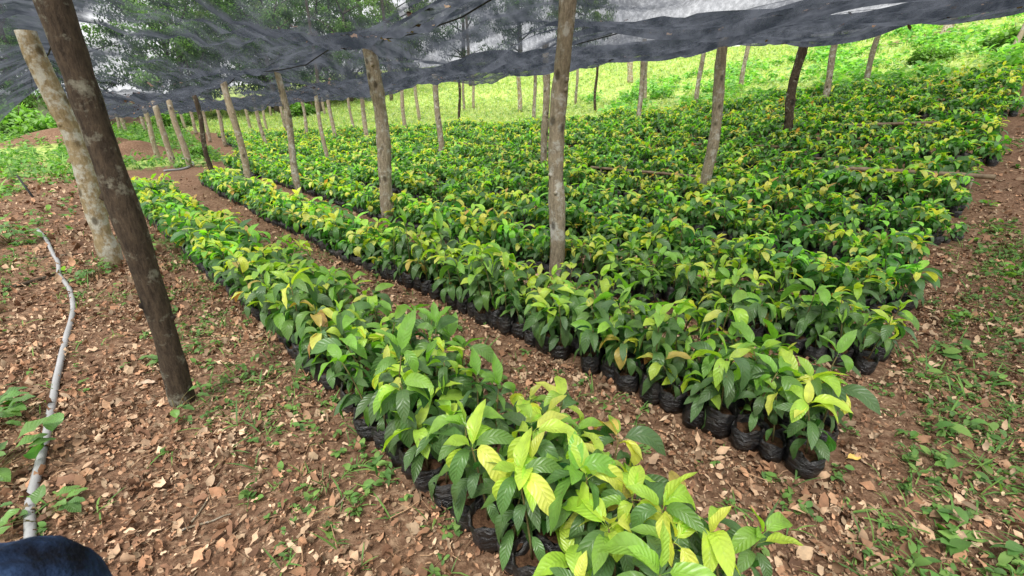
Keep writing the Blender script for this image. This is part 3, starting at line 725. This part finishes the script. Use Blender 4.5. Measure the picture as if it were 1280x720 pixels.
# ------------------------------------------------------------ shade net
PA = np.array([p_[:5] for p_ in POLES]); PH = PA[:, 3]-base(PA[:, 0], PA[:, 1]); PH[0] = 2.75; PH[38] = 2.62
pc, ps = cs(PA[:, 0], PA[:, 1])
sel = np.array([i_ for i_ in range(len(PA)) if i_ not in (41,)])
def relH(c, s):
    sg = 2.6
    num = np.full(c.shape, 2.4*.02); den = np.full(c.shape, .02)
    for i_ in sel:
        w = np.exp(-((c-pc[i_])**2+(s-ps[i_])**2*.5)/(2*sg*sg))
        num += w*PH[i_]; den += w
    return num/den
LC = np.array([.05, 2.75, 5.6, 8.45, 11.7, 14.5, 17.4, 20.3])
def netz(c, s, drop=0):
    cw = c-.25*np.sin(s*.35)                     # support lines wander a little
    k = np.clip(np.searchsorted(LC, cw)-1, 0, len(LC)-2)
    f = np.clip((cw-LC[k])/(LC[k+1]-LC[k]), 0, 1)
    h = relH(c, s)
    sag = np.sin(np.pi*f)**1.3
    amp = .30+.10*np.sin(s*.8+k*1.7)+.08*np.sin(s*2.1+k*2.9)
    per = 3.4
    g_ = np.abs(np.sin(np.pi*(s-2.9-.4*k)/per))           # droop of the line between posts
    x, y = xy(c, s)
    wr = .014*np.sin(c*9+2*np.sin(s*.7))+.015*np.sin(c*21+s*.6+np.sin(s*1.9))+.006*np.sin(s*6+c*3)
    z = base(x, y)+h-amp*sag-.13*g_**1.5*(1-.55*sag)+wr*(.5+1.5*sag)+.03
    dens = 1.2*np.exp(-((f-.0)/.035)**2)+1.2*np.exp(-((f-1)/.035)**2)          # doubled cloth along the lines
    dens += .6*np.exp(-((f-.56-.14*np.sin(s*.5+k))/.04)**2)*(.55+.45*np.sin(s*.7+k*2))
    dens += .5*np.exp(-((f-.34-.22*np.sin(s*.6+k*1.3))/.03)**2)*(.5+.5*np.sin(s*1.1+k))
    for q_ in range(18):                                   # seams and bunched folds running across the strips
        sk = 3.4+2.1*q_+.45*np.sin(q_*2.7)+.35*np.sin(c*.8+q_*1.9)+.12*np.sin(c*2.3+q_)
        wd = .035+.004*sk
        fo = np.exp(-((s-sk)/wd)**2); dens += .95*fo*(.6+.4*np.sin(c*1.1+q_*2)); z = z-.05*np.exp(-((s-sk)/(wd*3))**2)
    dens += .62*np.clip((10-s)/6, 0, 1)*np.clip((c-.6)/3, 0, 1)*(.72+.28*np.sin(c*5+s+2*np.sin(s)))
    return x, y, z, dens, sag
def net_panel(name, c0, c1, s0, s1, lab):
    nc = int((c1-c0)/.09); ns = int((s1-s0)/.14)
    c, s = np.meshgrid(np.linspace(c0, c1, nc), np.linspace(s0, s1, ns), indexing='ij')
    x, y, z, dens, _ = netz(c, s)
    # hem rolled and ragged along the outer edge
    if c1 > 20: 
        e = np.clip((c-(c1-.55))/.55, 0, 1); z = z-e**2*.22*(1+.5*np.sin(s*1.3)); dens = dens+e*1.2
    q_ = gridq(nc, ns)
    me = raw_mesh(name, np.stack([x, y, z], -1).reshape(-1, 3), q_, None, None, np.zeros(len(q_), int), [M['net']])
    a_ = me.attributes.new('dens', 'FLOAT', 'POINT'); a_.data.foreach_set('value', dens.ravel().astype(np.float32))
    return tag(link(name, me), lab, 'shade net', 'overlapping strips of black shade net')
net_panel('shade_net', 0.0, 5.95, -2.0, 50, 'nearest strip of black see-through shade net sagging over the first beds')
net_panel('shade_net', 5.9, 11.95, -2.0, 50, 'middle strip of black shade net with dead leaves in its folds')
net_panel('shade_net', 11.9, 20.6, -2.0, 52, 'farthest strip of black shade net ending along the foot of the hill')
# loose side curtain hanging on the left
s, f = np.meshgrid(np.linspace(3.0, 12, 110), np.linspace(0, 1, 34), indexing='ij')
x0, y0, z0, _, _ = netz(np.zeros_like(s)+.02, s)
fall = np.interp(s, [3, 6.2, 9, 12], [.25, .55, .9, 1.0])
x, y = xy(-f*1.15-.03*np.sin(s*5+f*3)*f, s+f*.9)
z = z0-f**1.1*fall+.03*np.sin(s*3)*f
me = raw_mesh('net_curtain', np.stack([x, y, z], -1).reshape(-1, 3), gridq(*s.shape), None, None, np.zeros(109*33, int), [M['net']])
dn = .16+.22*(np.sin(s*5+3*f)**8)+.6*np.exp(-(f/.03)**2)+.6*np.exp(-((f-1)/.05)**2)
a_ = me.attributes.new('dens', 'FLOAT', 'POINT'); a_.data.foreach_set('value', dn.ravel().astype(np.float32))
tag(link('net_curtain', me), 'loose dark net curtain hanging down behind the pale post at the left', 'net curtain')
# ropes along the support lines
for k, lc in enumerate(LC):
    s = np.linspace(-1.5, 48, 140); cc = lc+.25*np.sin(s*.35); x, y, z, _, _ = netz(cc, s)
    b = MB(); tube(b, np.stack([x, y, z-.025], 1), .008, 5)
    tag(link('support_rope', b.mesh('support_rope', [M['wire']])), '%s dark rope carrying the net, counted from the nearest post line' % (ORD[k]), 'rope', 'ropes carrying the shade net')
# dead leaves caught in the net
mb = MB(); n = 5200
k = rng.integers(0, 6, n); s = rng.uniform(-1, 26, n)
f = .56+.14*np.sin(s*.5+k)+rng.normal(0, .05, n); cl = rng.random(n) < (np.sin(s*1.7+k*3)+np.sin(s*.6+k)+.6)/2.6
k, s, f = k[cl], s[cl], f[cl]
c = LC[k]+f*(LC[k+1]-LC[k])+.25*np.sin(s*.35); x, y, z, _, _ = netz(c, s); n = len(x)
Ln = rng.uniform(.04, .12, n)
leaves(mb, np.stack([x, y, z+.012], 1), rng.uniform(0, 6.28, n), rng.normal(0, .2, n), rng.normal(0, .5, n), Ln, Ln*.5, LIT[rng.integers(8, size=n)]*rng.uniform(.15, 1.2, (n, 1)), nl=4, nw=2, fold=0, wave=.2)
tag(link('leaves_on_net', mb.mesh('leaves_on_net', [M['litter']])), 'dead leaves and twigs collected in the folds of the net', 'dead leaves', kind='stuff')

# ------------------------------------------------------------ pipe, hose, bamboo rails
def ground_tube(name, pts, r, mat, lab, cat, z0=0, n=12, group=None, sub=8, jit=0, ends=False):
    pts = np.array(pts, float); t = np.arange(len(pts)); tt = np.linspace(0, len(pts)-1, (len(pts)-1)*sub+1)
    # Catmull-Rom
    P = np.vstack([2*pts[0]-pts[1], pts, 2*pts[-1]-pts[-2]]); out = []
    for u in tt:
        i_ = min(int(u), len(pts)-2); f = u-i_; a, b2, c2, d2 = P[i_:i_+4]
        out.append(.5*((2*b2)+(-a+c2)*f+(2*a-5*b2+4*c2-d2)*f*f+(-a+3*b2-3*c2+d2)*f**3))
    out = np.array(out); o0 = out[0]
    z = ter(out[:, 0], out[:, 1])+r+z0
    b = MB(); tube(b, np.column_stack([out-o0, z-z[0]]), r, n, jit=jit, seed=5, cap=not ends)
    return tag(link(name, b.mesh(name, [mat]), loc=(o0[0], o0[1], z[0])), lab, cat, group)
ground_tube('plastic_pipe', [(-1.70, 1.02), (-1.87, 1.28), (-2.05, 1.47), (-2.28, 1.75), (-2.59, 2.13), (-3.18, 2.85), (-3.66, 3.46), (-4.17, 4.0), (-4.69, 4.45)], .019, M['hose'],
            'bent grey plastic pipe lying on the earth at the left', 'pipe')
ground_tube('plastic_pipe', [(-4.71, 4.47), (-5.05, 4.83), (-5.47, 5.21), (-6.17, 5.86), (-6.69, 6.29)], .02, M['hose'], 'thinner upper length of grey pipe beyond the kink', 'pipe')
ground_tube('hose', [(-9.6, 12.9), (-9.5, 13.6), (-10.1, 14.9), (-11.6, 16.6)], .03, M['hose'], 'curved pale hose on the bare earth near the far posts', 'hose')
RAILS = [((5.45, 7.85), (6.72, 6.47), .055, 'thick split bamboo pole with open end near the right path'),
         ((4.06, 11.4), (5.68, 9.62), .04, 'bamboo rail along the eighth bed, right of the tall grey post'),
         ((7.5, 10.7), (8.5, 9.75), .045, 'short bamboo rail between the two right-hand dark posts'),
         ((5.2, 8.9), (6.3, 7.8), .035, 'thin bamboo rail one bed behind the thick open-ended pole'),
         ((-2.6, 16.6), (-.2, 14.2), .045, 'pale bamboo rail behind the brown middle-left post'),
         ((-.4, 16.8), (1.2, 15.1), .035, 'thin pale rail behind the tall middle post'),
         ((-5.9, 17.6), (-4.3, 16.0), .035, 'far pale rail left of the brown middle post'),
         ((1.7, 10.0), (3.3, 8.35), .04, 'brown bamboo rail just left of the tall grey right-hand post'),
         ((12.2, 13.6), (13.3, 12.5), .06, 'short pale log at the top right corner of the beds')]
for a0, a1, r, lab in RAILS:
    a0 = np.array(a0); a1 = np.array(a1)
    b = MB(); nn = 26; f = np.linspace(0, 1, nn); P2 = a0+(a1-a0)*f[:, None]; z = base(P2[:, 0], P2[:, 1])
    zl = np.interp(f, [0, 1], [z[0], z[-1]])+(.225 if 'log' not in lab else .05)
    rad = r*.62*(1+.10*((np.arange(nn) % 5) == 0)); P2 = P2+np.column_stack([.03*np.sin(f*5+r*90), .03*np.sin(f*4)])
    pts = np.column_stack([P2-a0, zl-zl[0]])
    tube(b, pts, rad, 12, cap=False); tube(b, pts[[-2, -1]], r*.45, 12, cap=False)
    rt = empty('bamboo_rail', (a0[0], a0[1], zl[0])); link('cane', b.mesh('cane', [M['bamboo']]), rt)
    b = MB()
    for ff in (.12, .88):
        i_ = int(ff*(nn-1)); pz = float(ter(*P2[i_]))-zl[0]
        tube(b, [[*(P2[i_]-a0), pz-.03], [*(P2[i_]-a0), zl[i_]-zl[0]-r*.5]], .016, 8)
    link('peg', b.mesh('peg', [M['bark_far']]), rt)
    tag(rt, lab, 'bamboo rail')

# ------------------------------------------------------------ trees behind the hill
def tree_meshes(seed, H, Rc, leafc, nleaf=13000):
    g = np.random.default_rng(seed); b = MB()
    n = 8; f = np.linspace(0, 1, n); lean = g.normal(0, .05*H, 2)
    pts = np.stack([lean[0]*f**1.5+.1*np.sin(f*6), lean[1]*f**1.5, -.3+H*.72*f], 1)
    tube(b, pts, np.linspace(.028*H, .008*H, n), 9, jit=.04, seed=seed)
    cl = []
    for k in range(20):
        fi = g.uniform(.16, 1); p0 = np.array([np.interp(fi, f, pts[:, q_]) for q_ in range(3)])
        a_ = k*2.4+g.normal(0, .4); ln = Rc*g.uniform(.5, 1.05)*(1.15-.5*abs(fi-.6)); up = g.uniform(.25, 1.0)
        p1 = p0+np.array([math.cos(a_), math.sin(a_), up])*ln*.5+g.normal(0, .03*H, 3); p2 = p0+np.array([math.cos(a_), math.sin(a_), up*1.1])*ln
        tube(b, [p0, p1, p2], [.009*H, .006*H, .002*H], 6, jit=.03, seed=k)
        cl += [(p2, Rc*g.uniform(.2, .36)), (p1, Rc*g.uniform(.15, .3))]
        for _ in range(3): cl.append((p2+g.normal(0, Rc*.22, 3), Rc*g.uniform(.12, .26)))
    trunk = b.mesh('trunk', [M['trunk']])
    b = MB(); per = nleaf//len(cl)
    for (cc, rr_) in cl:
        d_ = g.normal(size=(per, 3)); d_ /= np.linalg.norm(d_, axis=1)[:, None]; d_ *= rr_*g.uniform(.35, 1.08, (per, 1))**.6; d_[:, 2] *= .7
        o_ = cc+d_; Ln = g.uniform(.28, .55, per)
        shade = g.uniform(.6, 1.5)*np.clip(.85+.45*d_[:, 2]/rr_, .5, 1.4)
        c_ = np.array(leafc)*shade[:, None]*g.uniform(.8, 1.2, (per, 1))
        leaves(b, o_, g.uniform(0, 6.28, per), g.normal(0, .6, per), g.uniform(0, 1, per), Ln, Ln*.55, c_, nl=2, nw=1, fold=0)
    return trunk, b.mesh('crown', [M['treeleaf']])
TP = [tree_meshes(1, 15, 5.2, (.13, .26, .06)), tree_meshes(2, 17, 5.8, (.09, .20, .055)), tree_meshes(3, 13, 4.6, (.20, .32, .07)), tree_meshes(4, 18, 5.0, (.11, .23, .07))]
def palm_meshes(seed, H):
    g = np.random.default_rng(seed); b = MB(); f = np.linspace(0, 1, 10)
    pts = np.stack([.8*f**2, .3*f, -.3+H*f], 1); tube(b, pts, np.linspace(.2, .12, 10), 9, jit=.03, seed=seed)
    trunk = b.mesh('trunk', [M['trunk']]); b = MB(); top = pts[-1]
    for k in range(19):
        a_ = k*2.4+g.normal(0, .2); el = g.uniform(-.1, 1.25); n = 12; t = np.linspace(0, 1, n); ln = g.uniform(3.2, 4.2)
        th = el-1.7*t**1.3; r_ = np.cumsum(np.cos(th))*ln/n; z_ = np.cumsum(np.sin(th))*ln/n
        P = top+np.stack([r_*math.cos(a_), r_*math.sin(a_), z_], 1)
        tube(b, P, np.linspace(.035, .008, n), 4, cap=False, col=(.16, .2, .06))
        m_ = 46; tt = g.uniform(.12, 1, m_); o_ = np.stack([np.interp(tt, t, P[:, q_]) for q_ in range(3)], 1)
        sd = np.where(np.arange(m_) % 2, 1, -1); Ln = 1.0*np.sin(np.pi*np.clip(tt*.85+.12, 0, 1))**.5*g.uniform(.7, 1.1, m_)
        leaves(b, o_, a_+sd*(1.15-.5*tt), g.normal(-.2, .15, m_), g.uniform(.5, 1.3, m_), Ln, np.full(m_, .09), np.array([.10, .17, .05])*g.uniform(.7, 1.4, (m_, 1)), nl=3, nw=1, fold=0)
    return trunk, b.mesh('crown', [M['treeleaf']])
PP = [palm_meshes(5, 11), palm_meshes(6, 13)]
KIND = ['round dark-green tree', 'tall broad green tree', 'pale green bushy tree', 'tall narrow leafy tree']
TREES = [(-50, 44, 2, .9), (-44, 50, 0, .95), (-40, 40, 3, .8), (-35, 52, 1, .8), (-31, 47, 0, .75), (-26.5, 54, 2, .9), (-23.5, 49, 1, .7), (-21, 57, 3, .72), (-17, 52, 0, .8),
         (-13, 60, 2, .85), (-6, 64, 1, .7), (1, 64, 3, .7), (8, 62, 2, .7), (-29, 62, 1, 1.0), (-19, 66, 1, 1.05),  (-38, 62, 1, 1.1), (-56, 52, 1, 1.0)]
g = np.random.default_rng(9)
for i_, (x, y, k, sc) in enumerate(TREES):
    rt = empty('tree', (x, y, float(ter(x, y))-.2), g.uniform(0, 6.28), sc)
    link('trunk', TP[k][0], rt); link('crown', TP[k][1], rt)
    tag(rt, '%s seen through the net beyond the far left posts' % KIND[k] if x < -22 else '%s seen through the net beyond the grass ridge' % KIND[k], 'tree', 'trees behind the net at far left' if x < -22 else 'trees behind the net on the ridge')
for (x, y, k, sc, lab) in [(-11.5, 47, 0, .95, 'drooping palm seen through the net above the thick grey post'), (-4.0, 48, 1, .8, 'palm seen through the net left of the tall middle post'), (-17.5, 45, 1, .85, 'palm seen through the net above the straight brown post')]:
    rt = empty('palm_tree', (x, y, float(ter(x, y))-.2), g.uniform(0, 6.28), sc)
    link('trunk', PP[k][0], rt); link('crown', PP[k][1], rt); tag(rt, lab, 'palm tree')
# bushes on the ridge and at the left
b = MB(); n = 2600; d_ = g.normal(size=(n, 3)); d_ /= np.linalg.norm(d_, axis=1)[:, None]; d_ *= g.uniform(.4, 1.1, (n, 1))**.5
d_ *= (1+.25*np.sin(d_[:, :1]*5+1)*np.sin(d_[:, 1:2]*4)); d_[:, 2] = np.abs(d_[:, 2])*.8
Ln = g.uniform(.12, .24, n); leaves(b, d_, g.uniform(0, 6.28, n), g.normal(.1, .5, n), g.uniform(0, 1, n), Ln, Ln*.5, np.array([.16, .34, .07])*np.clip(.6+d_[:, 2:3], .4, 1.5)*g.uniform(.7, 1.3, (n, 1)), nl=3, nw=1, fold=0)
bush_c = b.mesh('foliage', [M['treeleaf']])
b = MB()
for k in range(9): 
    dd = g.normal(size=3); dd[2] = abs(dd[2])+.4; dd /= np.linalg.norm(dd); tube(b, [[0, 0, -.1], dd*.5, dd*.9+g.normal(0, .05, 3)], [.03, .02, .006], 6)
bush_s = b.mesh('stem', [M['trunk']])
BUSH = [(-11.3, 17.3, .55, 'dark bush on the earth mound behind the far left posts'), (-24, 25.5, 1.7, 'leafy bush on the red bank at the far left'), (-30, 29, 2.2, 'tall bush under the net curtain at the left edge'),
        (17.5, 17.6, .9, 'bright bush near the top right edge of the hill'), (15.2, 18.5, .7, 'low bush on the hill left of the bright bush'),
        (-28, 40, 1.6, 'round bush behind the far left row of posts'), (-19, 44, 1.5, 'bush at the foot of the ridge in line with the far posts')]
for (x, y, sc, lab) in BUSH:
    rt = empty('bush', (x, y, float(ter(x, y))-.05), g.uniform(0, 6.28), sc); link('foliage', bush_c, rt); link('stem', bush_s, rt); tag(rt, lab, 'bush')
# far house with a pale roof at the left
rt = empty('house', (-57, 58, float(ter(-57, 58)))); rt.rotation_euler[2] = R(40)
def box(b, x0, x1, y0, y1, z0, z1):
    v = [(x, y, z) for z in (z0, z1) for x, y in ((x0, y0), (x1, y0), (x1, y1), (x0, y1))]
    b.add(v, [(0, 3, 2, 1), (4, 5, 6, 7), (0, 1, 5, 4), (1, 2, 6, 5), (2, 3, 7, 6), (3, 0, 4, 7)])
b = MB(); box(b, -3, 3, -2.5, 2.5, -.5, 2.4); link('wall', b.mesh('wall', [M['house']], False), rt)
b = MB(); b.add([(-3.5, -3, 2.402), (3.5, -3, 2.402), (3.5, 0, 3.8), (-3.5, 0, 3.8), (-3.5, 3, 2.402), (3.5, 3, 2.402)], [(0, 1, 2, 3), (3, 2, 5, 4)]); link('roof', b.mesh('roof', [M['white']], False), rt)
b = MB(); box(b, -.5, .5, -2.56, -2.5, 0, 2); link('door', b.mesh('door', [M['bark_dark']], False), rt)
tag(rt, 'small far house with a pale roof beyond the red bank at the left', 'house')

# ------------------------------------------------------------ person whose denim cap shows at the lower left corner
def skin(name, J, E, rads, mat, sub=2):
    me = bpy.data.meshes.new(name); me.from_pydata(J, E, []); o_ = bpy.data.objects.new(name, me); COL.objects.link(o_)
    md = o_.modifiers.new('s', 'SKIN'); md.use_smooth_shade = True
    for v_, r_ in zip(me.skin_vertices[0].data, rads): v_.radius = (r_, r_) if np.isscalar(r_) else r_
    me.skin_vertices[0].data[0].use_root = True
    o_.modifiers.new('d', 'SUBSURF').levels = sub; o_.modifiers['d'].render_levels = sub
    dg = bpy.context.evaluated_depsgraph_get(); m2_ = bpy.data.meshes.new_from_object(o_.evaluated_get(dg))
    bpy.data.objects.remove(o_); m2_.name = name; m2_.materials.clear(); m2_.materials.append(mat)
    return m2_
cx, cy = -.68, .405; pz = float(ter(cx, cy))+.004
J = [(0, 0, .52), (0, 0, .62), (0, 0, .75), (0, 0, .82), (0, 0, .87), (-.015, 0, .95), (-.015, 0, 1.0),
     (0, .10, .77), (0, .15, .64), (-.03, .16, .52), (-.05, .16, .46), (0, -.10, .77), (0, -.15, .64), (-.03, -.16, .52), (-.05, -.16, .46),
     (0, .06, .47), (0, .065, .27), (.01, .065, .06), (-.08, .065, .03), (0, -.06, .47), (0, -.065, .27), (.01, -.065, .06), (-.08, -.065, .03)]
Eg = [(0, 1), (1, 2), (2, 3), (3, 4), (4, 5), (5, 6), (2, 7), (7, 8), (8, 9), (9, 10), (2, 11), (11, 12), (12, 13), (13, 14), (0, 15), (15, 16), (16, 17), (17, 18), (0, 19), (19, 20), (20, 21), (21, 22)]
rd = [.09, .085, .09, .05, .035, .075, .07, .04, .03, .024, .026, .04, .03, .024, .026, .06, .045, .032, .028, .06, .045, .032, .028]
rt = empty('person', (cx, cy, pz)); link('body', skin('body', J, Eg, rd, M['skin']), rt)
Js = [(0, 0, .50), (0, 0, .62), (0, 0, .75), (0, 0, .815), (0, .11, .77), (0, .155, .62), (0, -.11, .77), (0, -.155, .62)]
link('shirt', skin('shirt', Js, [(0, 1), (1, 2), (2, 3), (2, 4), (4, 5), (2, 6), (6, 7)], [.105, .1, .105, .06, .055, .045, .055, .045], M['cloth']), rt)
Jt = [(0, 0, .53), (0, .065, .46), (0, .07, .27), (.01, .07, .08), (0, -.065, .46), (0, -.07, .27), (.01, -.07, .08)]
link('trousers', skin('trousers', Jt, [(0, 1), (1, 2), (2, 3), (0, 4), (4, 5), (5, 6)], [.1, .07, .055, .048, .07, .055, .048], M['denim']), rt)
b = MB(); nph = 72; ph = np.linspace(0, 2*np.pi, nph, endpoint=False); v = []
for tt in (90, 80, 65, 50, 35, 20, 5, -8):
    r_ = .112*math.cos(R(max(tt, 0)))+.001; z_ = .955+.112*math.sin(R(tt))*.95
    r_ = r_*(1+.022*np.exp(-(((ph*3/np.pi+.5) % 1-.5)/.07)**2)+.012*np.sin(ph*3+tt*.09)+.008*np.sin(ph*11+tt*.2))
    v.append(np.stack([r_*1.05*np.cos(ph)-.012, r_*np.sin(ph), z_+.003*np.sin(ph*6)], 1))
i_ = np.arange(8*nph).reshape(8, nph); j_ = np.roll(i_, -1, 1)
b.add(np.array(v), np.stack([i_[:-1], i_[1:], j_[1:], j_[:-1]], -1).reshape(-1, 4))
cap = link('cap', b.mesh('cap', [M['denim']]), rt)
b = MB(); f, a_ = np.meshgrid(np.linspace(0, 1, 8), np.linspace(-1, 1, 14), indexing='ij')
rr_ = .11+.075*f*(1-a_**2)**.5; an = np.pi+a_*1.15
b.add(np.stack([rr_*np.cos(an)-.012, rr_*np.sin(an), .95-.02*f-.02*a_**2], -1), gridq(8, 14)); link('brim', b.mesh('brim', [M['denim']]), cap)
tag(rt, 'person in a dark blue denim cap cut off at the lower left corner', 'person')

# ------------------------------------------------------------ sky, sun, camera
w = bpy.data.worlds.new('World'); scene.world = w; w.use_nodes = True; nt = w.node_tree; nt.nodes.clear()
SE, SR = R(58), R(200)
sky = N(nt, 'ShaderNodeTexSky'); sky.sky_type = 'NISHITA'; sky.sun_disc = False; sky.sun_elevation = SE; sky.sun_rotation = SR
sky.air_density = 1.0; sky.dust_density = 5.0; sky.ozone_density = 1.0
hsv = N(nt, 'ShaderNodeHueSaturation'); hsv.inputs['Saturation'].default_value = .22; L(nt, sky.outputs[0], hsv.inputs['Color'])
tcw = N(nt, 'ShaderNodeTexCoord'); cn = noise(nt, tcw.outputs['Generated'], 2.2, 7, .6)
cloud = ramp(nt, cn, [(.3, (11, 11.2, 11.6)), (.65, (14.6, 14.6, 14.7))])
skyc = mixc(nt, .78, hsv.outputs[0], cloud)                    # nearly closed bright cloud
bg = N(nt, 'ShaderNodeBackground'); bg.inputs['Strength'].default_value = .15; L(nt, skyc, bg.inputs[0])
o = N(nt, 'ShaderNodeOutputWorld'); L(nt, bg.outputs[0], o.inputs[0])
sl = bpy.data.lights.new('sun', 'SUN'); sl.energy = 4.1; sl.angle = R(14); sl.color = (1, .965, .91)
so = bpy.data.objects.new('sun', sl); COL.objects.link(so)
# direction towards the sun: azimuth SR measured from +Y clockwise
from mathutils import Vector
dv = Vector((math.sin(SR)*math.cos(SE), math.cos(SR)*math.cos(SE), math.sin(SE)))
so.rotation_euler = dv.to_track_quat('Z', 'Y').to_euler()
cam = bpy.data.cameras.new('camera'); cam.sensor_width = 36; cam.lens = 36*570/1280; cam.clip_end = 2000; cam.clip_start = .02
co = bpy.data.objects.new('camera', cam); COL.objects.link(co); co.location = (0, 0, CZ); co.rotation_euler = (R(90-21.3), 0, 0)
scene.camera = co
cam.dof.use_dof = True; cam.dof.focus_distance = 3.2; cam.dof.aperture_fstop = 16/(1000*.003) 
scene.view_settings.view_transform = 'Standard'; scene.view_settings.look = 'None'; scene.view_settings.exposure = 0
scene.cycles.transparent_max_bounces = 16; scene.cycles.max_bounces = 8
scene.cycles.use_denoising = True
print('seeds', len(seeds), 'rest', len(rest))
